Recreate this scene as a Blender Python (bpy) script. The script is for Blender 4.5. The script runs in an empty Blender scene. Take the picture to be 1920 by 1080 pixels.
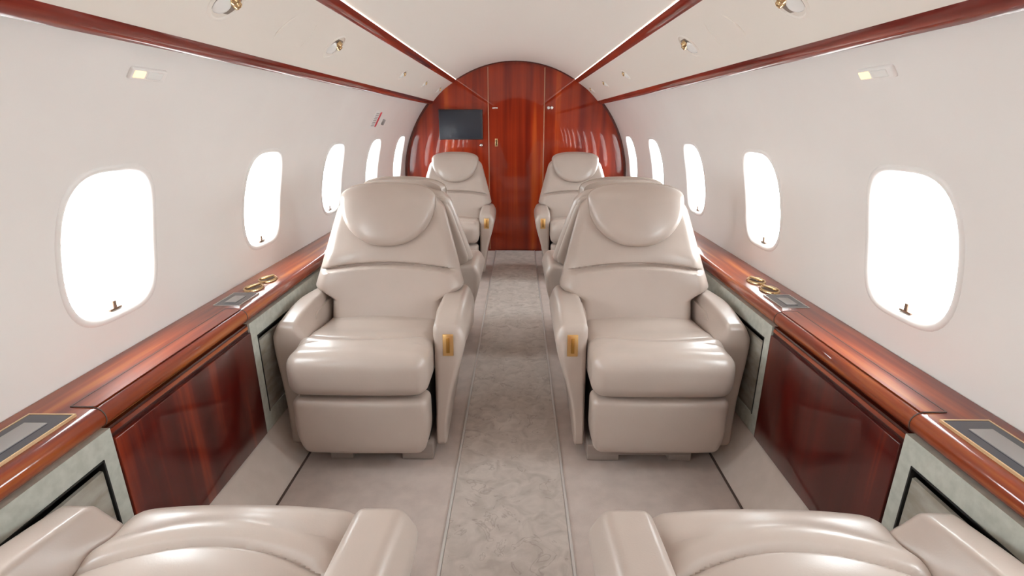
import bpy, bmesh, math, random
from mathutils import Vector, Matrix
random.seed(4)
PI = math.pi
S = bpy.context.scene
COL = S.collection

# ---------------------------------------------------------------- camera
cd = bpy.data.cameras.new('camera'); cam = bpy.data.objects.new('camera', cd); COL.objects.link(cam)
cd.sensor_width = 36; cd.lens = 18.0; cd.clip_start = 0.02
pitch = math.atan(310/960); yaw = math.atan(12*math.cos(pitch)/960)
cam.location = (0.03, 0, 1.278)
cam.rotation_euler = (PI/2 - pitch, 0, yaw)
S.camera = cam

# ---------------------------------------------------------------- world, exposure
W = bpy.data.worlds.new('daylight'); S.world = W; W.use_nodes = True
W.node_tree.nodes['Background'].inputs[0].default_value = (0.89, 0.965, 1.0, 1)
W.node_tree.nodes['Background'].inputs[1].default_value = 17.0
S.view_settings.view_transform = 'Standard'; S.view_settings.look = 'None'
S.view_settings.gamma = 1; S.view_settings.use_curve_mapping = False
S.view_settings.exposure = 0.36
S.cycles.max_bounces = 10; S.cycles.diffuse_bounces = 7; S.cycles.sample_clamp_indirect = 6

R = 1.105; ZC = 0.75           # cabin section: circle radius and centre height
Y0, Y1 = -2.577, 5.235         # rear and front end of the cabin
WIN = [1.36 + .875*k for k in range(-4, 5)]
def area(name, loc, rot, sx, sy, power, col=(1, 1, 1), portal=False):
    l = bpy.data.lights.new(name, 'AREA'); l.shape = 'RECTANGLE'; l.size = sx; l.size_y = sy
    l.energy = power; l.color = col
    if portal: l.cycles.is_portal = True
    o = bpy.data.objects.new(name, l); COL.objects.link(o); o.location = loc; o.rotation_euler = rot
    return o
for sx in (-1, 1):             # portals: they only guide the sampling of the daylight
    for y in WIN:
        area('window_portal', (sx*1.235, y, .965), (PI/2 - .2, 0, sx*PI/2), .36, .46, 1, portal=True)

# ---------------------------------------------------------------- materials
def nd(nt, t, **k):
    n = nt.nodes.new(t)
    for a, b in k.items(): setattr(n, a, b)
    return n
def mat(name, col, rough=.5, metal=0, coat=0, spec=.5, emit=None, es=0, coat_r=.05):
    m = bpy.data.materials.new(name); m.use_nodes = True
    p = m.node_tree.nodes['Principled BSDF']
    p.inputs['Base Color'].default_value = (*col, 1); p.inputs['Roughness'].default_value = rough
    p.inputs['Metallic'].default_value = metal; p.inputs['Coat Weight'].default_value = coat
    p.inputs['Coat Roughness'].default_value = coat_r
    p.inputs['Specular IOR Level'].default_value = spec
    if emit: p.inputs['Emission Color'].default_value = (*emit, 1); p.inputs['Emission Strength'].default_value = es
    return m
def noise_mat(name, c1, c2, scale=(1, 1, 1), nscale=8, rough=.5, coat=0, coat_r=.05, bump=0, bscale=200, detail=4, lo=.35, hi=.65, spec=.5, c3=None, dist=0):
    m = mat(name, c1, rough, coat=coat, coat_r=coat_r, spec=spec); nt = m.node_tree; p = nt.nodes['Principled BSDF']
    tc = nd(nt, 'ShaderNodeTexCoord'); mp = nd(nt, 'ShaderNodeMapping'); mp.inputs['Scale'].default_value = scale
    nz = nd(nt, 'ShaderNodeTexNoise'); nz.inputs['Scale'].default_value = nscale; nz.inputs['Detail'].default_value = detail
    nz.inputs['Distortion'].default_value = dist
    rp = nd(nt, 'ShaderNodeValToRGB'); e = rp.color_ramp.elements
    e[0].position = lo; e[0].color = (*c1, 1); e[1].position = hi; e[1].color = (*c2, 1)
    if c3: x = e.new(hi + .12); x.color = (*c3, 1)
    nt.links.new(tc.outputs['Object'], mp.inputs[0]); nt.links.new(mp.outputs[0], nz.inputs['Vector'])
    nt.links.new(nz.outputs['Fac'], rp.inputs[0]); nt.links.new(rp.outputs[0], p.inputs['Base Color'])
    if bump:
        b = nd(nt, 'ShaderNodeBump'); b.inputs['Strength'].default_value = bump; b.inputs['Distance'].default_value = .002
        n2 = nd(nt, 'ShaderNodeTexNoise'); n2.inputs['Scale'].default_value = bscale; n2.inputs['Detail'].default_value = 3
        nt.links.new(tc.outputs['Object'], n2.inputs['Vector']); nt.links.new(n2.outputs['Fac'], b.inputs['Height'])
        nt.links.new(b.outputs[0], p.inputs['Normal'])
    return m
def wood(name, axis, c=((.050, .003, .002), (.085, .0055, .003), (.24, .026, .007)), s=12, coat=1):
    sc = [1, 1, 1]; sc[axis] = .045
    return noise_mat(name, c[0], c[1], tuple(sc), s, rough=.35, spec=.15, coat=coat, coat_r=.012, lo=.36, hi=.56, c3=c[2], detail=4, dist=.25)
M = {}
M['wall'] = noise_mat('cream_wall', (.85, .81, .78), (.87, .835, .805), nscale=3, rough=.38, coat=.15, coat_r=.3)
M['ceil'] = mat('cream_ceiling', (.85, .79, .73), .5)
M['psu'] = mat('cream_service_panel', (.84, .775, .705), .45)
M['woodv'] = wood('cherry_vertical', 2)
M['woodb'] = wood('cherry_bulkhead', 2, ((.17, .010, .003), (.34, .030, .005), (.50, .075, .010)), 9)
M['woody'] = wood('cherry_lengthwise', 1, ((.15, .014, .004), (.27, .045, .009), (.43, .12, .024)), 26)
M['archedge'] = mat('dark_cherry_arch_edge', (.09, .012, .006), .2, coat=.8)
M['wooddark'] = mat('dark_cherry_edge', (.05, .006, .004), .25, coat=.8)
M['leather'] = noise_mat('beige_leather', (.47, .388, .338), (.505, .417, .363), nscale=5, rough=.33, coat=.25, coat_r=.2, bump=.10, bscale=260)
M['leather2'] = noise_mat('tan_leather_shell', (.46, .375, .32), (.50, .41, .35), nscale=5, rough=.42, bump=.1, bscale=260)
M['seam'] = mat('dark_seam', (.09, .06, .05), .8)
M['grey'] = noise_mat('grey_green_laminate', (.44, .455, .40), (.54, .55, .49), nscale=40, rough=.5, detail=5)
M['greyin'] = noise_mat('mottled_pocket_panel', (.30, .27, .22), (.42, .40, .35), (1, .4, 1), 30, rough=.25, coat=.4)
M['black'] = mat('black_liner', (.012, .011, .010), .6)
M['glossblack'] = mat('dark_blue_glass', (.012, .016, .03), .08, coat=.6)
M['screen'] = mat('grey_lcd', (.36, .34, .33), .2)
M['monitor'] = mat('monitor_glass', (.028, .033, .045), .25)
M['brass'] = mat('polished_brass', (.62, .44, .24), .2, 1)
M['gold'] = mat('pale_gold_line', (.85, .62, .36), .3, .6)
M['chrome'] = mat('chrome', (.7, .68, .66), .2, 1)
M['white'] = mat('white_plastic', (.85, .84, .82), .3)
M['red'] = mat('red_print', (.6, .03, .05), .5)
M['print'] = mat('grey_print', (.35, .33, .33), .5)
M['carpet'] = noise_mat('taupe_carpet', (.50, .42, .38), (.57, .48, .435), nscale=14, rough=.95, bump=.6, bscale=500, spec=.1)
M['kick'] = noise_mat('beige_sidewall_carpet', (.56, .475, .42), (.60, .51, .455), nscale=18, rough=.95, bump=.5, bscale=500, spec=.1)
M['rail'] = mat('floor_track_metal', (.62, .58, .55), .4, .3)
M['cove'] = mat('cove_lens', (.9, .85, .75), .4, emit=(1, .94, .87), es=4.0)
M['lamp'] = mat('lit_lamp', (.9, .8, .6), .4, emit=(1, .68, .35), es=.7)
M['frost'] = mat('frosted_lens', (.85, .83, .80), .25)
def aisle_mat():
    m = mat('patterned_aisle_carpet', (.4, .35, .3), .95, spec=.1); nt = m.node_tree; p = nt.nodes['Principled BSDF']
    tc = nd(nt, 'ShaderNodeTexCoord')
    nz = nd(nt, 'ShaderNodeTexNoise'); nz.inputs['Scale'].default_value = 16; nz.inputs['Detail'].default_value = 6; nz.inputs['Distortion'].default_value = 1.0
    rp = nd(nt, 'ShaderNodeValToRGB'); e = rp.color_ramp.elements
    e[0].position = .3; e[0].color = (.41, .35, .31, 1); e[1].position = .66; e[1].color = (.54, .47, .425, 1)
    # thin dark veins of the woven pattern
    n2 = nd(nt, 'ShaderNodeTexNoise'); n2.inputs['Scale'].default_value = 9; n2.inputs['Detail'].default_value = 3; n2.inputs['Distortion'].default_value = 2.2
    r2 = nd(nt, 'ShaderNodeValToRGB'); q = r2.color_ramp.elements
    q[0].position = .60; q[0].color = (1, 1, 1, 1); q[1].position = .625; q[1].color = (.55, .52, .5, 1)
    x = q.new(.65); x.color = (1, 1, 1, 1)
    mx = nd(nt, 'ShaderNodeMix', data_type='RGBA', blend_type='MULTIPLY'); mx.inputs[0].default_value = .5
    L = nt.links.new
    L(tc.outputs['Object'], nz.inputs['Vector']); L(tc.outputs['Object'], n2.inputs['Vector'])
    L(nz.outputs['Fac'], rp.inputs[0]); L(n2.outputs['Fac'], r2.inputs[0])
    L(rp.outputs[0], mx.inputs[6]); L(r2.outputs[0], mx.inputs[7]); L(mx.outputs[2], p.inputs['Base Color'])
    return m
M['aisle'] = aisle_mat()
def pane_mat():
    m = bpy.data.materials.new('window_acrylic'); m.use_nodes = True; nt = m.node_tree
    for n in list(nt.nodes): nt.nodes.remove(n)
    o = nd(nt, 'ShaderNodeOutputMaterial'); t = nd(nt, 'ShaderNodeBsdfTransparent'); g = nd(nt, 'ShaderNodeBsdfGlossy')
    g.inputs['Roughness'].default_value = .05; mx = nd(nt, 'ShaderNodeMixShader'); mx.inputs[0].default_value = .05
    t.inputs[0].default_value = (.97, .98, .98, 1)
    nt.links.new(t.outputs[0], mx.inputs[1]); nt.links.new(g.outputs[0], mx.inputs[2]); nt.links.new(mx.outputs[0], o.inputs[0])
    return m
M['pane'] = pane_mat()

# ---------------------------------------------------------------- mesh helpers
def link(name, bm, m, parent=None, smooth=True, angle=35):
    me = bpy.data.meshes.new(name); bmesh.ops.recalc_face_normals(bm, faces=bm.faces)
    bm.to_mesh(me); bm.free(); me.materials.append(M[m])
    if smooth:
        me.shade_smooth(); me.set_sharp_from_angle(angle=math.radians(angle))
    o = bpy.data.objects.new(name, me); COL.objects.link(o)
    if parent: o.parent = parent
    return o
def tag(o, label=None, cat=None, group=None, kind=None):
    if label: o['label'] = label
    if cat: o['category'] = cat
    if group: o['group'] = group
    if kind: o['kind'] = kind
    return o
def thing(name, label, cat, loc=(0, 0, 0), rz=0, group=None):
    o = bpy.data.objects.new(name, None); COL.objects.link(o); o.location = loc; o.rotation_euler = (0, 0, rz)
    o.empty_display_size = .05
    return tag(o, label, cat, group)
def struct(name, bm, m, **k):
    return tag(link(name, bm, m, **k), kind='structure')
def box(bm, a, b, bev=0, mtx=None):
    v = [bm.verts.new((x, y, z)) for x in (a[0], b[0]) for y in (a[1], b[1]) for z in (a[2], b[2])]
    fs = [bm.faces.new([v[i] for i in f]) for f in ((0, 1, 3, 2), (4, 6, 7, 5), (0, 4, 5, 1), (2, 3, 7, 6), (0, 2, 6, 4), (1, 5, 7, 3))]
    if bev:
        es = list({e for f in fs for e in f.edges})
        r = bmesh.ops.bevel(bm, geom=es, offset=bev, segments=3, affect='EDGES', profile=.5)
        v = list({w for f in r['faces'] for w in f.verts} | {w for w in v if w.is_valid})
    if mtx is not None:
        for w in v: w.co = mtx @ w.co
    return v
def boxm(a, b, bev=0, mtx=None):
    bm = bmesh.new(); box(bm, a, b, bev, mtx); return bm
def axis_pts(h, r, n):
    r = min(r, h*.999); c = [h - r + r*math.tan(t*PI/4/3) for t in range(1, 4)]
    mid = [(-1 + 2*i/n)*(h - r) for i in range(n+1)]
    return [-x for x in reversed(c)] + mid + c
def rbox(c, h, r, n=(8, 8, 8), deform=None, bm=None):
    """rounded box, centre c, half sizes h, edge radius r, then a shaping function"""
    bm = bm or bmesh.new(); A = [axis_pts(h[i], r, n[i]) for i in range(3)]; cache = {}
    def P(i, j, k):
        key = (i, j, k)
        if key not in cache:
            p = Vector((A[0][i], A[1][j], A[2][k])); q = Vector([max(-(h[t]-r), min(h[t]-r, p[t])) for t in range(3)])
            d = p - q
            if d.length > 1e-9: p = q + d.normalized()*r
            p = p + Vector(c)
            if deform: p = Vector(deform(p.x, p.y, p.z))
            cache[key] = bm.verts.new(p)
        return cache[key]
    N = [len(a)-1 for a in A]
    for ax in range(3):
        b, d = (ax+1) % 3, (ax+2) % 3
        for side in (0, N[ax]):
            for i in range(N[b]):
                for j in range(N[d]):
                    q = []
                    for (u, v) in ((i, j), (i+1, j), (i+1, j+1), (i, j+1)):
                        k = [0, 0, 0]; k[ax] = side; k[b] = u; k[d] = v; q.append(P(*k))
                    bm.faces.new(q)
    return bm
def prism(bm, pts, y0, y1, axis=1, close=True):
    """extrude a closed section (x,z) along y"""
    def V(p, t):
        if axis == 1: return (p[0], t, p[1])
        if axis == 0: return (t, p[0], p[1])
        return (p[0], p[1], t)
    a = [bm.verts.new(V(p, y0)) for p in pts]; b = [bm.verts.new(V(p, y1)) for p in pts]
    n = len(pts)
    for i in range(n): bm.faces.new((a[i], a[(i+1) % n], b[(i+1) % n], b[i]))
    if close: bm.faces.new(a); bm.faces.new(list(reversed(b)))
    return bm
def lathe(prof, n=32, mtx=None, sx=1, sy=1, bm=None):
    """turn a profile (r,z) around z"""
    bm = bm or bmesh.new(); rings = []
    for r, z in prof:
        if r < 1e-6: rings.append([bm.verts.new((0, 0, z))])
        else: rings.append([bm.verts.new((r*sx*math.cos(2*PI*i/n), r*sy*math.sin(2*PI*i/n), z)) for i in range(n)])
    for a, b in zip(rings, rings[1:]):
        for i in range(n):
            q = [a[i % len(a)], a[(i+1) % len(a)], b[(i+1) % len(b)], b[i % len(b)]]
            u = list(dict.fromkeys(q))
            if len(u) > 2: bm.faces.new(u)
    if mtx is not None:
        for ring in rings:
            for v in ring: v.co = mtx @ v.co
    return bm
def cyl(phi, y, side, r=R):
    return Vector((side*r*math.cos(phi), y, ZC + r*math.sin(phi)))
def frame_at(phi, y, side, r):
    """x' along the cabin, y' up the wall, z' = inward normal"""
    n = Vector((-side*math.cos(phi), 0, -math.sin(phi))); t = Vector((0, 1, 0)); u = n.cross(t)
    if u.z < 0: u = -u; t = -t
    m = Matrix((t, u, n)).transposed().to_4x4(); m.translation = cyl(phi, y, side, r); return m

# ---------------------------------------------------------------- side walls with real window openings
PHI_LO, PHI_HI = -.105, .93
PHI_W = .195; WW, WH = .168, .207      # window centre angle, half sizes
def outline(t, grow=0.0, dy=0):
    c, s = math.cos(t), math.sin(t); n = 3.6
    k = (abs(c)**n + abs(s)**n)**(-1/n)
    y, v = k*c, k*s
    y *= (WW + grow)*(1 - .07*max(0, v)**1.5); v *= WH + grow
    return y, v
def wall(side, name):
    bm = bmesh.new()
    for k, yc in enumerate(WIN):
        ya = Y0 if k == 0 else yc - .4375
        yb = Y1 if k == len(WIN)-1 else yc + .4375
        va, vb = (PHI_LO - PHI_W)*R, (PHI_HI - PHI_W)*R
        n = 20; per = []
        for i in range(n): per.append((ya - yc + (yb-ya)*i/n, va))
        for i in range(n): per.append((yb - yc, va + (vb-va)*i/n))
        for i in range(n): per.append((yb - yc - (yb-ya)*i/n, vb))
        for i in range(n): per.append((ya - yc, vb - (vb-va)*i/n))
        rings = []
        for f in (0, .04, .12, .3, .55, .8, 1):
            ring = []
            for (py, pv) in per:
                t = math.atan2(pv/WH, py/WW); oy, ov = outline(t)
                y = oy + (py-oy)*f; v = ov + (pv-ov)*f
                ring.append(bm.verts.new(cyl(PHI_W + v/R, yc + y, side)))
            rings.append(ring)
        N = len(per)
        for a, b in zip(rings, rings[1:]):
            for i in range(N): bm.faces.new((a[i], a[(i+1) % N], b[(i+1) % N], b[i]))
    bmesh.ops.remove_doubles(bm, verts=bm.verts, dist=1e-5)
    return struct(name, bm, 'wall', angle=60)
wall(-1, 'wall_left'); wall(1, 'wall_right')

def window(side, yc, idx):
    n = 72; bm = bmesh.new()
    # lip proud of the wall, then a tapering tunnel out to the pane
    secs = [(.012, R+.002), (.010, R-.003), (.004, R-.005), (-.004, R-.003), (-.009, R+.006), (-.014, R+.030), (-.021, R+.075), (-.024, R+.10), (.04, R+.10)]
    rings = []
    for g, r in secs:
        ring = []
        for i in range(n):
            y, v = outline(2*PI*i/n, g); ring.append(bm.verts.new(cyl(PHI_W + v/R, yc + y, side, r)))
        rings.append(ring)
    for a, b in zip(rings, rings[1:]):
        for i in range(n): bm.faces.new((a[i], a[(i+1) % n], b[(i+1) % n], b[i]))
    w = struct('window_%d' % idx, bm, 'wall', angle=50)
    bm = bmesh.new()
    for r, g in ((R+.085, -.022), (R+.089, -.022)):
        cen = bm.verts.new(cyl(PHI_W, yc, side, r)); prev = None
        rg = []
        for f in (.5, 1):
            rg.append([bm.verts.new(cyl(PHI_W + outline(2*PI*i/n, g)[1]*f/R, yc + outline(2*PI*i/n, g)[0]*f, side, r)) for i in range(n)])
        for i in range(n):
            bm.faces.new((cen, rg[0][i], rg[0][(i+1) % n])); bm.faces.new((rg[0][i], rg[1][i], rg[1][(i+1) % n], rg[0][(i+1) % n]))
    link('window_pane', bm, 'pane', w)
    # shade pull: small clip on the lower reveal with a flat grip
    m = frame_at(PHI_W - (WH-.016)/R, yc + .012*0, side, R+.012)
    bm = boxm((-.022, -.004, -.006), (.022, .002, .002), .0015, m); box(bm, (-.006, .002, -.004), (.005, .022, .001), .001, m)
    tag(link('shade_pull', bm, 'brasspull', w), 'small brown metal shade pull')
    return w
M['brasspull'] = mat('bronze_pull', (.20, .12, .08), .4, .5)
i = 1
for side in (-1, 1):
    for yc in WIN: window(side, yc, i); i += 1

# ---------------------------------------------------------------- ceiling, service panels, wood strips
def arcpt(phi, r): return (r*math.cos(phi), ZC + r*math.sin(phi))
PA = arcpt(.703, 1.075); PB = arcpt(.743, 1.072)      # outer strip
PC = arcpt(.978, 1.072); PD = arcpt(1.019, 1.075)     # inner strip
CE = (PD[0] - .002, PD[1] + .006)                      # ceiling edge above the cove lens
def ceil_z(x):
    rr = (CE[0]**2 + (1.832-CE[1])**2)/(2*(1.832-CE[1])); return 1.832 - rr + math.sqrt(rr*rr - x*x)
bm = bmesh.new(); pts = []
for k in range(25):
    x = -CE[0] + 2*CE[0]*k/24; pts.append((x, ceil_z(x)))
pts = [(-1.2, 1.5)] + [(-PD[0]-.01, PD[1]+.022)] + pts + [(PD[0]+.01, PD[1]+.022), (1.2, 1.5)]
va = [bm.verts.new((x, Y0, z)) for x, z in pts]; vb = [bm.verts.new((x, Y1, z)) for x, z in pts]
for a, b, c, d in zip(va, va[1:], vb[1:], vb): bm.faces.new((a, b, c, d))
struct('ceiling', bm, 'ceil', angle=40)
psu_par = {}
for side, nm in ((-1, 'ceiling_panel_left'), (1, 'ceiling_panel_right')):
    bm = bmesh.new(); out = []
    for k in range(9):
        t = k/8; x = PB[0] + (PC[0]-PB[0])*t; z = PB[1] + (PC[1]-PB[1])*t; b = .010*math.sin(PI*t)
        out.append((side*(x + b*.6), z + b))
    back = [(side*(p[0]*side + .02), p[1]+.02) for p in reversed(out)]
    prism(bm, out + back, Y0, Y1)
    psu_par[side] = struct('trim_%d' % (1 if side < 0 else 2), bm, 'psu', angle=30)
def strip(p, q, side, idx, t=.012, rise=.006):
    n = Vector((-(q[1]-p[1]), 0, q[0]-p[0])).normalized()
    if n.z > 0: n = -n
    sec = []
    for k in range(7):
        f = k/6; b = rise*math.sin(PI*f)
        sec.append((side*(p[0]+(q[0]-p[0])*f + n.x*b), p[1]+(q[1]-p[1])*f + n.z*b))
    sec += [(side*(q[0]-n.x*t), q[1]-n.z*t), (side*(p[0]-n.x*t), p[1]-n.z*t)]
    return struct('trim_%d' % idx, prism(bmesh.new(), sec, Y0, Y1-.004), 'strip')
M['doorline'] = mat('door_edge_line', (.45, .20, .11), .25, coat=.5)
M['strip'] = wood('cherry_strip', 1, ((.12, .010, .006), (.20, .018, .009), (.27, .035, .015)), 30)
strip(PA, PB, -1, 3); strip(PA, PB, 1, 4); strip(PC, PD, -1, 5); strip(PC, PD, 1, 6)
for side, w in ((-1, 'left'), (1, 'right')):
    sec = [(side*PD[0], PD[1]+.001), (side*(PD[0]-.001), PD[1]+.004), (side*(PD[0]+.012), PD[1]+.012), (side*(PD[0]+.01), PD[1]+.006)]
    o = link('cove_light', prism(bmesh.new(), sec, Y0+.02, Y1-.02), 'cove')
    tag(o, 'long thin cove light along the %s edge of the ceiling, above the red wood strip' % w, 'light', 'ceiling cove lights')

# ---------------------------------------------------------------- floor and kick panels
bm = bmesh.new(); box(bm, (-1.1, Y0, -.03), (1.1, Y1+.03, 0)); struct('floor', bm, 'carpet', smooth=False)
bm = bmesh.new(); box(bm, (-.196, Y0+.01, 0), (.196, Y1-.01, .004))
tag(link('aisle_carpet', bm, 'aisle', smooth=False), 'long patterned taupe carpet runner down the aisle between the seats', 'carpet')
k = 7
for side in (-1, 1):
    struct('trim_%d' % k, boxm((side*.202-.005, Y0+.01, 0), (side*.202+.005, Y1-.01, .007), .002), 'rail'); k += 1
for side, nm in ((-1, 'left'), (1, 'right')):
    sec = [(side*.815, 0), (side*.822, .006), (side*.925, .143), (side*.935, .15), (side*1.0, .15), (side*1.0, 0)]
    struct('baseboard_' + nm, prism(bmesh.new(), sec, Y0, Y1), 'kick')
    struct('trim_%d' % k, boxm((side*.812-.004, Y0, 0), (side*.812+.004, Y1, .003)), 'seam', smooth=False); k += 1

# ---------------------------------------------------------------- side ledges, cabinets, grey panels
CLUBS = [(1.03, 1.68), (3.33, 4.02)]        # wooden table cabinets between facing seats
def ledge(side, nm):
    X = lambda v: side*v
    t = thing('side_ledge', 'glossy cherry wood ledge running along the %s wall under the windows' % nm, 'ledge', (side*1.0, 1.3, .6), 0, None)
    off = Vector((-side*1.0, -1.3, -.6))
    def put(name, bm, m, parent=t, **k):
        bmesh.ops.translate(bm, verts=bm.verts, vec=off)
        o = link(name, bm, m, parent, **k); return o
    sec = [(X(1.098), .655), (X(.950), .651)]
    for q in range(1, 9):
        a = PI/2 + q*PI/8.0*.95
        sec.append((X(.950 + .024*math.cos(a)), .625 + .026*math.sin(a)))
    sec += [(X(.945), .597), (X(1.095), .597)]
    put('worktop', prism(bmesh.new(), sec, Y0+.002, Y1-.004), 'woody')
    for a, b in CLUBS:
        # folding table lid, flush, framed by dark joints
        bm = bmesh.new(); box(bm, (X(.945), a, .6525), (X(1.000), b, .6545), 0); put('table_lid', bm, 'woody', smooth=False)
        bm = bmesh.new(); box(bm, (X(1.000), a, .6535), (X(1.0025), b, .6550)); box(bm, (X(.95), a-.002, .652), (X(1.0025), a, .6550)); box(bm, (X(.95), b, .652), (X(1.0025), b+.002, .6550))
        g = []
        for q in range(9):
            an = PI/2 + q*PI/8*.95
            g.append((X(.950 + .0255*math.cos(an)), .625 + .0275*math.sin(an)))
        g += [(X(.96), .61), (X(.96), .63)]
        prism(bm, g, a-.002, a+.0005); prism(bm, g, b-.0005, b+.002)
        put('joint', bm, 'seam', smooth=False)
    st = []
    for ci, (a, b) in enumerate(CLUBS):
        st += [(a - .165, .125, -1, ci == 0), (b + .10, .070, 1, False)]
    for (yc, hl, dr, big) in st:
        bx0, bx1 = (.962, 1.062) if big else (.966, 1.056)
        bm = bmesh.new()
        z0, z1 = .651, .6575
        box(bm, (X(bx0), yc-hl, z0), (X(bx1), yc+hl, z1-.001))
        cp = put('control_panel', bm, 'glossblack', smooth=False)
        bm = bmesh.new(); w = .0035
        for (p, q) in (((bx0-w, yc-hl-w), (bx1+w, yc-hl)), ((bx0-w, yc+hl), (bx1+w, yc+hl+w)), ((bx0-w, yc-hl), (bx0, yc+hl)), ((bx1, yc-hl), (bx1+w, yc+hl))):
            box(bm, (X(p[0]), p[1], z0), (X(q[0]), q[1], z1))
        tag(put('panel_border', bm, 'gold' if big else 'chrome', cp, smooth=False), 'thin pale metal border')
        bm = boxm((X(bx0+.028), yc-hl+.03, z1-.002), (X(bx1-.022), yc+hl-.035, z1+.001), 0)
        tag(put('screen', bm, 'screen', cp, smooth=False), 'small grey display')
    # brass ashtray and cup fitting beyond each outboard control panel
    for (a, b) in CLUBS:
        for yy in (b + .235, b + .355):
            m = Matrix.Translation((X(1.015), yy, .656))
            prof = [(.0, -.002), (.030, -.002), (.032, .001), (.034, .005), (.038, .0055), (.041, .003), (.042, -.002)]
            c = put('cup_holder', lathe(prof, 36, m, .85, 1.15), 'brass')
            put('cup_well', lathe([(0, .0015), (.029, .0015), (.0292, .0)], 30, m, .85, 1.15), 'wellbrown', c)
            bm = boxm((-.006, -.034, .005), (.006, .034, .013), .002, m @ Matrix.Rotation(.35*side, 4, 'Z'))
            put('hinge', bm, 'brass', c)
    return t
M['wellbrown'] = mat('dark_well', (.10, .05, .02), .3, .4)
ledge(-1, 'left'); ledge(1, 'right')

def cabinet(side, a, b, label):
    X = lambda v: side*v
    t = thing('table_cabinet', label, 'cabinet', (side*.95, (a+b)/2, .15))
    off = Vector((-side*.95, -(a+b)/2, -.15))
    def put(name, bm, m, parent=t, **k):
        bmesh.ops.translate(bm, verts=bm.verts, vec=off); return link(name, bm, m, parent, **k)
    put('body', boxm((X(.932), a, .15), (X(1.02), b, .597), 0), 'wooddark', smooth=False)
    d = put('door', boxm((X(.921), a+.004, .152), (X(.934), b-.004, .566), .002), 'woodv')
    put('table_edge', prism(bmesh.new(), [(X(.945), .590), (X(.930), .589), (X(.928), .579), (X(.945), .576)], a+.004, b-.004), 'woody')
    return t
def side_panel(side, a, b, label, pockets):
    X = lambda v: side*v
    t = thing('laminate_cabinet', label, 'side panel', (side*.95, (a+b)/2, .15))
    off = Vector((-side*.95, -(a+b)/2, -.15))
    def put(name, bm, m, parent=t, **k):
        bmesh.ops.translate(bm, verts=bm.verts, vec=off); return link(name, bm, m, parent, **k)
    xf, xb = X(.925), X(1.0); z0, z1 = .15, .597; pt = .537; pb = .22
    bm = bmesh.new(); box(bm, (xf, a, pt), (xb, b, z1)); box(bm, (xf, a, z0), (xb, b, pb))
    e = [a] + [v for p in pockets for v in p] + [b]
    for u, v in zip(e[::2], e[1::2]):
        if v - u > .002: box(bm, (xf, u, pb), (xb, v, pt))
    put('panel_frame', bm, 'grey', smooth=False)
    for (u, v) in pockets:
        pk = put('storage_pocket', boxm((X(.962), u, pb), (X(.99), v, pt)), 'black', smooth=False)
        bm = bmesh.new()
        for (p, q) in (((u, pt-.004), (v, pt)), ((u, pb), (u+.004, pt)), ((v-.004, pb), (v, pt))):
            box(bm, (X(.923), p[0], p[1]), (X(.962), q[0], q[1]))
        put('pocket_lining', bm, 'black', pk, smooth=False)
        bm = bmesh.new(); prism(bm, [(X(.9285), pb), (X(.9285), pt-.028), (X(.936), pt-.026), (X(.940), pb)], u+.006, v-.006)
        tag(put('pocket_flap', bm, 'greyin', pk), 'mottled grey brown flap')
for side, nm in ((-1, 'left'), (1, 'right')):
    cabinet(side, *CLUBS[0], 'large red cherry wood table cabinet under the %s ledge between the near and middle seats' % nm)
    cabinet(side, *CLUBS[1], 'cherry wood table cabinet under the %s ledge between the two farthest seats' % nm)
    side_panel(side, Y0, CLUBS[0][0], 'grey laminate side panel with open pocket at the bottom %s corner, beside nearest seat' % nm, [(.40, .992)])
    side_panel(side, CLUBS[0][1], CLUBS[1][0], 'grey laminate side panel under the %s ledge beside the middle back-to-back seats' % nm, [(1.722, 2.25), (2.75, 3.29)])
    side_panel(side, CLUBS[1][1], Y1-.005, 'grey laminate side panel under the %s ledge beside the farthest seat' % nm, [(4.06, 4.6)])

# ---------------------------------------------------------------- front and rear bulkheads
def arch_pts(r=R+.0, top=1.825, n=64, zmin=0):
    pts = []
    a0 = math.asin((zmin-ZC)/r)
    for k in range(n+1):
        a = a0 + (PI-2*a0)*k/n; x, z = r*math.cos(a), ZC + r*math.sin(a)
        if z > 1.64: 
            xx = abs(x); z = min(z, ceil_z(min(xx, CE[0])) + (.01 if r < R+.01 else .05))
        pts.append((x, z))
    return pts
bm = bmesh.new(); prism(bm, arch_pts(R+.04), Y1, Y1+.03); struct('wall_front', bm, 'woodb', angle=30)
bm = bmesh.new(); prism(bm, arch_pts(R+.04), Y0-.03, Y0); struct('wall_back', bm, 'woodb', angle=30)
# dark edge trim following the arch
bm = bmesh.new(); P = arch_pts(R-.002, zmin=.66)
inn = []
for x, z in P:
    d = Vector((x, z-ZC)); d = d*(1 - .020/d.length); inn.append((d.x, ZC+d.y))
ring = P + list(reversed(inn))
for i in range(len(P)-1):
    q = [P[i], P[i+1], inn[i+1], inn[i]]
    f = [bm.verts.new((x, Y1-.012, z)) for x, z in q]; bm.faces.new(f)
    f2 = [bm.verts.new((q[3][0], y, q[3][1])) for y in (Y1-.012, Y1)] + [bm.verts.new((q[2][0], y, q[2][1])) for y in (Y1, Y1-.012)]; bm.faces.new(f2)
bmesh.ops.remove_doubles(bm, verts=bm.verts, dist=1e-5)
struct('trim_11', bm, 'archedge')
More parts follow.
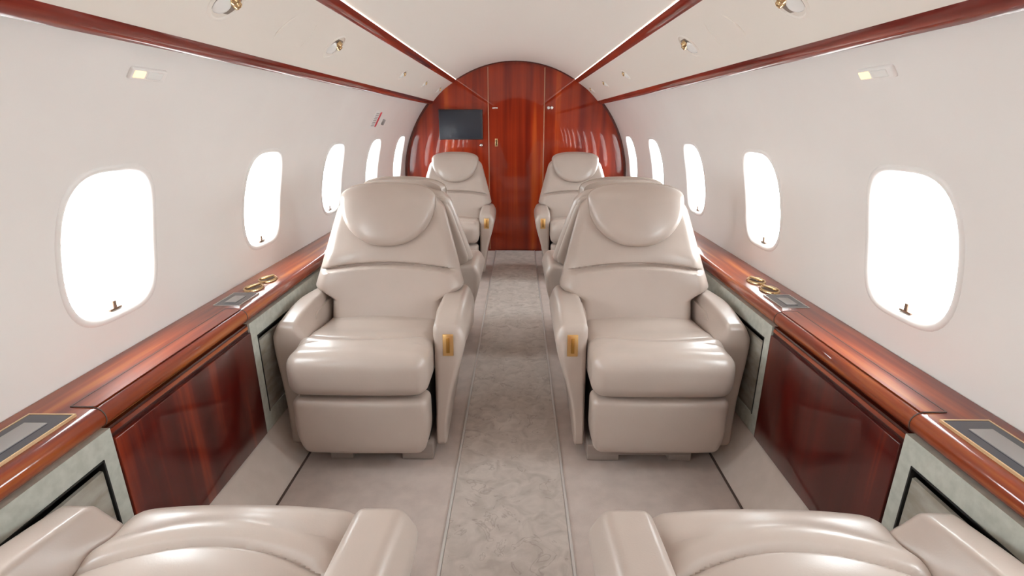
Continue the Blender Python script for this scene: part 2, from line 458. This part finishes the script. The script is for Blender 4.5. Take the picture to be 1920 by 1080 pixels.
# sliding door, full height up to the arch
dx0, dx1 = -.256, .274
top = [(dx1 + (dx0-dx1)*k/16, ceil_z(dx1 + (dx0-dx1)*k/16) - .024) for k in range(17)]
d = struct('door_1', prism(bmesh.new(), [(dx0, .02), (dx1, .02)] + top, Y1-.010, Y1), 'woodb', angle=30)
def on_door(nm, bm, m, **k): return link(nm, bm, m, d, **k)
bm = bmesh.new()
box(bm, (-.200, Y1-.013, 1.055), (-.172, Y1-.010, 1.130), .001)
pl = on_door('door_pull', bm, 'brass'); link('pull_recess', boxm((-.191, Y1-.0145, 1.065), (-.181, Y1-.0125, 1.12)), 'wellbrown', pl, smooth=False)
on_door('door_plate', boxm((-.222, Y1-.013, 1.405), (-.170, Y1-.010, 1.419), .001), 'chrome')
k = 12
for x in (dx0-.004, dx1+.004):
    struct('trim_%d' % k, boxm((x-.005, Y1-.014, .02), (x+.005, Y1, ceil_z(x)-.022), .001), 'doorline'); k += 1
# monitor and fittings on the bulkhead
t = thing('wall_monitor', 'dark flat monitor mounted on the wooden bulkhead above the far left seat', 'monitor', (-.53, Y1-.012, 1.26))
M['monframe'] = mat('monitor_bezel', (.03, .03, .035), .35)
link('monitor_frame', boxm((-.212, -.012, -.139), (.212, .012, .139), .004), 'monframe', t)
link('screen', boxm((-.204, -.0135, -.131), (.204, -.011, .131), .0005), 'monitor', t)
m = Matrix.Translation((-.335, Y1-.001, 1.067)) @ Matrix.Rotation(PI/2, 4, 'X')
tag(link('round_lock', lathe([(0, .014), (.008, .014), (.013, .011), (.017, .004), (.019, 0), (0, 0)], 24, m), 'chrome'), 'small round silver lock on the wooden bulkhead below the monitor', 'lock')
for x, w in ((.320, 'left'), (.352, 'right')):
    m = Matrix.Translation((x, Y1-.001, 1.415)) @ Matrix.Rotation(PI/2, 4, 'X')
    tag(link('indicator_button', lathe([(0, .010), (.008, .009), (.012, .005), (.014, 0), (0, 0)], 24, m), 'white'), '%s of two small round white buttons right of the bulkhead door' % w, 'button', 'bulkhead buttons')

# ---------------------------------------------------------------- ceiling service units, speakers, lamps
def psu_frame(side, y, f=.5, lift=0.0):
    x = PB[0] + (PC[0]-PB[0])*f; z = PB[1] + (PC[1]-PB[1])*f
    e = Vector((side*(PC[0]-PB[0]), 0, PC[1]-PB[1])).normalized(); n = Vector((-side*abs(PC[1]-PB[1]), 0, -abs(PC[0]-PB[0]))).normalized()
    t = Vector((0, 1, 0)); m = Matrix((t, n.cross(t), n)).transposed().to_4x4()
    m.translation = Vector((side*x, y, z)) - n*(.010*math.sin(PI*f)*1.15 - lift); return m
def air_unit(side, y, label, small=False):
    m = psu_frame(side, y)
    t = thing('reading_light_unit', label, 'ceiling light', m.translation, 0, 'overhead reading light and air outlet units')
    t.matrix_world = m
    s = .70 if small else 1
    sc = Matrix.Scale(s, 4)
    prof = [(.062, -.002), (.062, .0015), (.058, .0045), (.053, .005), (.050, .003), (.048, .000)]
    link('bezel', lathe(prof, 40, sc), 'psu', t)
    link('recess_shadow', lathe([(.049, .0010), (.030, .0012), (0, .0012)], 32, sc), 'recess_shadow', t)  # flat disc, its dark colour paints the crescent of shadow beside the dome
    ib = -side
    mt = sc @ Matrix.Translation((-.021, -.010*ib, -.004)) @ Matrix.Rotation(-.45, 4, 'Y')
    link('lamp_dome', lathe([(.030, -.004), (.029, .004), (.024, .010), (.015, .014), (0, .015)], 32, mt), 'frost', t)
    for (px, py, r) in ((.000, .017*ib, .0135), (.022, .008*ib, .0105)):
        mn = sc @ Matrix.Translation((px, py, .004)) @ Matrix.Rotation(.3, 4, 'Y')
        n = link('air_nozzle', lathe([(r*1.15, -.004), (r*1.15, .006), (r, .012), (r*.7, .014), (r*.55, .009), (0, .008)], 24, mn), 'brass', t)
    return t
M['recess_shadow'] = mat('brown_recess_shadow', (.22, .17, .14), .4)  # shadow inside the unit put into the colour
names = ['nearest', 'second nearest', 'third', 'fourth', 'farthest']
for side, w in ((-1, 'left'), (1, 'right')):
    for k, y in enumerate((1.435, 2.22, 3.48, 4.27, 5.02)):
        air_unit(side, y, 'brass and white reading light unit, %s of five in the %s ceiling panel' % (names[k], w), k > 1)
    m = psu_frame(side, 1.86, .42, .0006)
    o = link('speaker_cover', lathe([(.108, -.001), (.108, .0012), (.106, .0020), (.104, .0002), (.102, .0018), (0, .0018)], 64), 'psu')
    o.matrix_world = m; tag(o, 'flush round cream speaker cover in the %s ceiling panel' % w, 'speaker cover', 'flush speaker covers')
for side, w, yl in ((-1, 'left', 1.366), (1, 'right', 1.345)):
    phi = math.asin((1.395-ZC)/R); m = frame_at(phi, yl, side, R-.001)
    t = thing('wall_reading_lamp', 'small oblong reading lamp with one warm lit end high on the %s wall' % w, 'wall lamp', (0, 0, 0), 0, 'wall reading lamps'); t.matrix_world = m
    link('lamp_housing', rbox((0, 0, .003), (.064, .0165, .006), .006, (4, 3, 2)), 'wall', t)
    e = side if (m.to_3x3() @ Vector((1, 0, 0))).y > 0 else -side
    link('lit_lens', rbox((e*.036, 0, .008), (.020, .010, .003), .003, (3, 3, 2)), 'lamp', t)
    link('frosted_lens', rbox((-e*.018, 0, .008), (.028, .010, .003), .003, (3, 3, 2)), 'frost', t)
# placard on the left wall
phi = math.asin((1.30-ZC)/R); m = frame_at(phi, 3.74, -1, R-.001)
t = thing('exit_placard', 'small white placard with red and grey print on the left wall above the windows', 'sign'); t.matrix_world = m
link('plate', boxm((-.10, -.068, -.001), (.10, .068, .0015), .0005), 'white', t)
e = 1 if (m.to_3x3() @ Vector((1, 0, 0))).y > 0 else -1
bm = bmesh.new(); box(bm, (.02*e, -.055, .0015), (.062*e, .058, .0022)) if e > 0 else box(bm, (-.062, -.055, .0015), (-.02, .058, .0022)); link('red_print', bm, 'red', t, smooth=False)
bm = bmesh.new()
for k in range(8): box(bm, (min(-.075*e, 0), -.050+.013*k, .0015), (max(-.075*e+.01*(k % 2), 0), -.044+.013*k, .0022))
link('grey_print', bm, 'print', t, smooth=False)
m = frame_at(math.asin((1.285-ZC)/R), 3.93, -1, R-.001)
o = link('wall_hook', rbox((0, 0, .006), (.013, .022, .010), .005, (3, 3, 3)), 'print'); o.matrix_world = m
tag(o, 'tiny dark grey knob on the left wall just beyond the red placard', 'knob')
# ---------------------------------------------------------------- seats
HC = (.45, .42)     # recline hinge (y, z)
def lerp(a, b, t): return a + (b-a)*t
def sm(t): t = max(0, min(1, t)); return t*t*(3-2*t)
def half_w(z):
    # half width of the backrest against height
    if z < .535: return .247
    if z < .60: return lerp(.247, .325, sm((z-.535)/.06))
    return lerp(.325, .216, max(0, (z-.60)/.39)**1.05)

def make_seat(a, recline=0, drop=0, nm='cabin_seat'):
    """seat looking towards -y, aisle on the a*x side, origin on the floor under the seat"""
    armfwd = .11 if recline else 0
    def arm_front(z): return .125 - armfwd - .055*((.56-z)/.5)
    t = thing(nm, '', 'seat')
    def L(name, bm, m, parent=None, lab=None, **k):
        bmesh.ops.translate(bm, verts=bm.verts, vec=(0, -.3, 0))
        o = link(name, bm, m, parent or t, **k)
        if lab: o['label'] = lab
        return o
    # base with a notch at the front
    bm = bmesh.new(); bx = lambda u, v: (min(a*u, a*v), max(a*u, a*v))
    x0, x1 = bx(-.16, .25)
    box(bm, (x0, .045, .028), (x1, .50, .075), .004)
    u0, u1 = bx(.125, .25); box(bm, (u0, .045, .004), (u1, .50, .034), .004)
    u0, u1 = bx(-.16, -.07); box(bm, (u0, .045, .004), (u1, .50, .034), .004)
    L('base', bm, 'shadedbase')
    L('seat_frame', boxm((-.235, .06, .076), (.235, .50, .33), .01), 'seatbody')
    # leg rest
    def d(x, y, z):
        k = max(0, (.20-z)/.12); x2 = x*(1 - .10*k*k)
        if z < .13: y += (.13-z)**2*3.0
        if y < .01: y -= .006*math.cos(x/.255*PI/2)
        return x2, y, z
    L('leg_rest', rbox((0, .022, .200-drop), (.252, .055, .117+drop*.3), .028, (20, 3, 10), d), 'leather')
    # seat cushion
    def d(x, y, z):
        top = sm((z-.42)/.05)
        ys = .085 + .062*(x/.24)**2
        g = math.exp(-((y-ys)/.0065)**2)*sm((.235-abs(x))/.02)
        crown = .014*math.cos(min(1, abs(x)/.25)*PI/2)
        z += top*(crown - .013*g + .012*math.exp(-((y-ys+.040)/.030)**2) + .006*math.exp(-((y-ys-.05)/.05)**2) - .028*max(0, (y-.10))/.35)
        if y < .06:                       # full rolled nose
            z0 = .41; y -= .012*math.cos(max(-1, min(1, (z-z0)/.09))*PI/2)
            y += .010*(abs(x)/.25)**4
        return x, y, z
    L('seat_cushion', rbox((0, .215, .406), (.257, .265, .084), .050, (40, 90, 8), d), 'leather')
    # arms
    for sgn, isle in ((a, True), (-a, False)):
        xo = .380 if isle else .366; xb = .302 if isle else .325; xi = .259
        cx = .32; hx = .06; zt, zb = .572, .045; yf, yr = .125 - armfwd, .575
        def d(x, y, z):
            f = (z-zb)/(zt-zb); fl = sm(min(1, f/.85)*.5 + min(1, f/.85)**2*.5)
            o = lerp(xb, xo, fl); i = lerp(xi if isle else .264, xi, f)
            yy = (y-yf)/(yr-yf)
            i -= .004*sm((z-.47)/.05)*max(0, 1-yy*1.3) if isle else (.034*sm((z-.38)/.08)*(1-sm((z-.485)/.075)) - .006*sm((z-.53)/.03))*max(0, 1-yy*1.25)
            if not isle: o -= .05*max(0, yy-.35)**1.6*1.5
            o -= .022*sm((z-.50)/.08)
            xx = lerp(i, o, (x-(cx-hx))/(2*hx))
            # front slopes forward to the foot, top drops to the front
            y2 = y + (arm_front(z)-.125+armfwd)*(1-yy)
            tz = sm((z-.45)/.10)
            z2 = z - tz*(.030*max(0, 1-yy*1.9)**1.5) + tz*.006*math.sin(PI*min(1, yy))
            if f < .25: z2 += .09*yy*(1-f/.25)
            return sgn*xx, y2, z2
        arm = L('armrest', rbox((cx, (yf+yr)/2, (zt+zb)/2), (hx, (yr-yf)/2, (zt-zb)/2), .026, (8, 18, 26), d), 'leather')
        # stitched quarter-round pad on the inner face
        pts = []
        r = .11
        for k in range(9):
            an = PI/2 + k*PI/2/8; pts.append((.33 + r*math.cos(an), .425 + r*math.sin(an)))
        pts = [(.52, .42), (.52, .535)] + pts + [(.22, .42)]
        bm = bmesh.new()
        prism(bm, pts, sgn*.262, sgn*.2450, axis=0)
        L('arm_pad', bm, 'leather', arm, smooth=True, angle=30)
        if isle:
            th = math.atan(.055/.5)
            zc_ = .468; m = Matrix.Translation((sgn*.316, arm_front(zc_)-.0005, zc_)) @ Matrix.Rotation(-th, 4, 'X')
            pl = L('recline_latch', boxm((-.0205, -.004, -.043), (.0205, .003, .043), .003, m), 'latchgold', arm, 'brass recline latch plate')
            L('latch_lever', boxm((-.0065, -.009, -.030), (.0065, -.0035, .030), .002, m), 'brassdark', pl)
    # backrest, drawn upright then leaned back
    lean = math.tan(math.radians(19.5)); yb = .385; rc = math.radians(recline)
    def place(x, y, z):
        x += a*.014
        y = y + (z-.45)*lean
        if rc:
            dy, dz = y-HC[0], z-HC[1]; y = HC[0] + dy*math.cos(rc) + dz*math.sin(rc); z = HC[1] + dz*math.cos(rc) - dy*math.sin(rc)
        return x, y, z
    def d(x, y, z):
        w = half_w(z); f = x/.25; x2 = f*w
        za = .690 - .036*(abs(f))**2.2                     # arched seam
        fr = sm((yb+.06-y)/.05)
        g = z - za
        edge = sm((1.0-abs(f))/.16)
        lum = (.026*sm(-g/.010)*math.exp(min(0, g)/.12) + .002)*edge if g < 0 else .004*edge
        groove = .020*math.exp(-((g-.004)/.006)**2)*edge
        up = .012*math.exp(-((g-.05)/.05)**2)*edge if g > 0 else 0
        y2 = y - fr*(lum + up - groove)
        if z > .9: z -= .034*(abs(f))**2.2*sm((z-.9)/.09)
        y2 += .02*(abs(f))**3*fr*sm((z-.6)/.1)
        return place(x2, y2, z)
    L('backrest', rbox((0, yb+.06, .692), (.25, .062, .297), .045, (40, 6, 120), d), 'leather')
    def d(x, y, z):
        f = x/.24; w = max(.225, half_w(z)*.955); x2 = f*w
        y2 = y + .018*(1-f*f)*sm((y-.50)/.02)
        if z > .88: z -= .04*abs(f)**2.2*sm((z-.88)/.08)
        return place(x2, y2, z)
    L('back_shell', rbox((0, yb+.118, .635), (.24, .026, .335), .020, (14, 4, 24), d), 'leather2', None, 'tan rear shell')
    # headrest: shield shape, wide at the top and round at the bottom
    bm = bmesh.new(); n = 72
    zt2, zbm = 1.025, .770; zm = .962
    def hout(t):
        c, s = math.cos(t), math.sin(t)
        if s >= 0:
            k = (abs(c)**2.5 + abs(s)**2.5)**(-1/2.5); return .207*k*c, zm + (zt2-zm)*k*s
        k = (abs(c)**2.15 + abs(s)**2.15)**(-1/2.15); x = .207*k*c; z = zm + (zm-zbm)*k*s
        return x, z
    rings = []
    sect = [(.93, .060), (.95, .022), (1.0, .002), (.997, -.016), (.98, -.030), (.935, -.042), (.85, -.051), (.65, -.057), (.35, -.060), (.12, -.061)]
    for s_, yy in sect:
        ring = []
        for i in range(n):
            x, z = hout(2*PI*i/n); z = zm-.03 + (z-zm+.03)*s_; x *= s_
            y = yb - .008 + yy + .012*(x/.2)**2
            if z > .96: y += (z-.96)**2*6.0                     # top rolls backwards
            ring.append(bm.verts.new(place(x, y, z)))
        rings.append(ring)
    for p, q in zip(rings, rings[1:]):
        for i in range(n): bm.faces.new((p[i], p[(i+1) % n], q[(i+1) % n], q[i]))
    bm.faces.new(rings[-1]); bm.faces.new(rings[0])
    h = L('headrest', bm, 'leather', angle=80)
    # piping round the headrest
    bm = bmesh.new(); rr = .0035; prev = None; m8 = 6; tube = []
    for i in range(n):
        x, z = hout(2*PI*i/n); x *= 1.003; y = yb - .008 + .012*(x/.2)**2 + (max(0, z-.96))**2*6
        x2, z2 = hout(2*PI*(i+1)/n); tx, tz = x2-x/1.003, z2-z; l = math.hypot(tx, tz) or 1; nx, nz = tz/l, -tx/l
        tube.append([bm.verts.new(place(x + nx*rr*math.cos(q*2*PI/m8), y + rr*math.sin(q*2*PI/m8), z + nz*rr*math.cos(q*2*PI/m8))) for q in range(m8)])
    for i in range(n):
        p, q = tube[i], tube[(i+1) % n]
        for j in range(m8): bm.faces.new((p[j], p[(j+1) % m8], q[(j+1) % m8], q[j]))
    L('piping', bm, 'leather2', h)
    return t
M['shadedbase'] = mat('shaded_taupe_base', (.33, .275, .245), .5)  # base paint darkened to carry the contact shadow under the seat
M['seatbody'] = mat('dark_seat_body', (.05, .04, .035), .8)
M['latchgold'] = mat('warm_gold_plate', (.85, .56, .24), .28, 1)
M['brassdark'] = mat('amber_brass_lever', (.55, .30, .08), .3, 1)
def copy_tree(o, parent=None):
    c = o.copy(); COL.objects.link(c); c.parent = parent
    for ch in list(o.children): copy_tree(ch, c)
    return c
G = 'beige leather cabin seats'
F2, F4, F1, F3 = 1.68, 4.16, .868, 3.155
sa = make_seat(1, drop=.010); sb = make_seat(-1)
def put_seat(o, x, yfront, facing, label):
    # facing -1: towards the camera, +1: towards the bulkhead
    o.location = (x, yfront + .3 if facing < 0 else yfront - .3, 0); o.rotation_euler = (0, 0, 0 if facing < 0 else PI)
    tag(o, label, 'seat', G)
put_seat(sa, -.552, F2, -1, 'beige leather seat facing the camera in mid-photo, left of the aisle')
put_seat(sb, .556, F2, -1, 'beige leather seat facing the camera in mid-photo, right of the aisle')
put_seat(copy_tree(sa), -.552, F4, -1, 'farthest left beige leather seat, facing the camera in front of the bulkhead monitor')
put_seat(copy_tree(sb), .556, F4, -1, 'farthest right beige leather seat, facing the camera in front of the wooden bulkhead')
put_seat(copy_tree(sb), -.552, F3, 1, 'beige leather seat turned to the bulkhead, its top showing behind the middle left seat')
put_seat(copy_tree(sa), .556, F3, 1, 'beige leather seat turned to the bulkhead, its top showing behind the middle right seat')
put_seat(make_seat(-1, 24), -.552, F1, 1, 'nearest left leather seat turned away, its cushion and arms cut by the bottom left edge')
put_seat(make_seat(1, 24), .556, F1, 1, 'nearest right leather seat turned away, its cushion and arms cut by the bottom right edge')
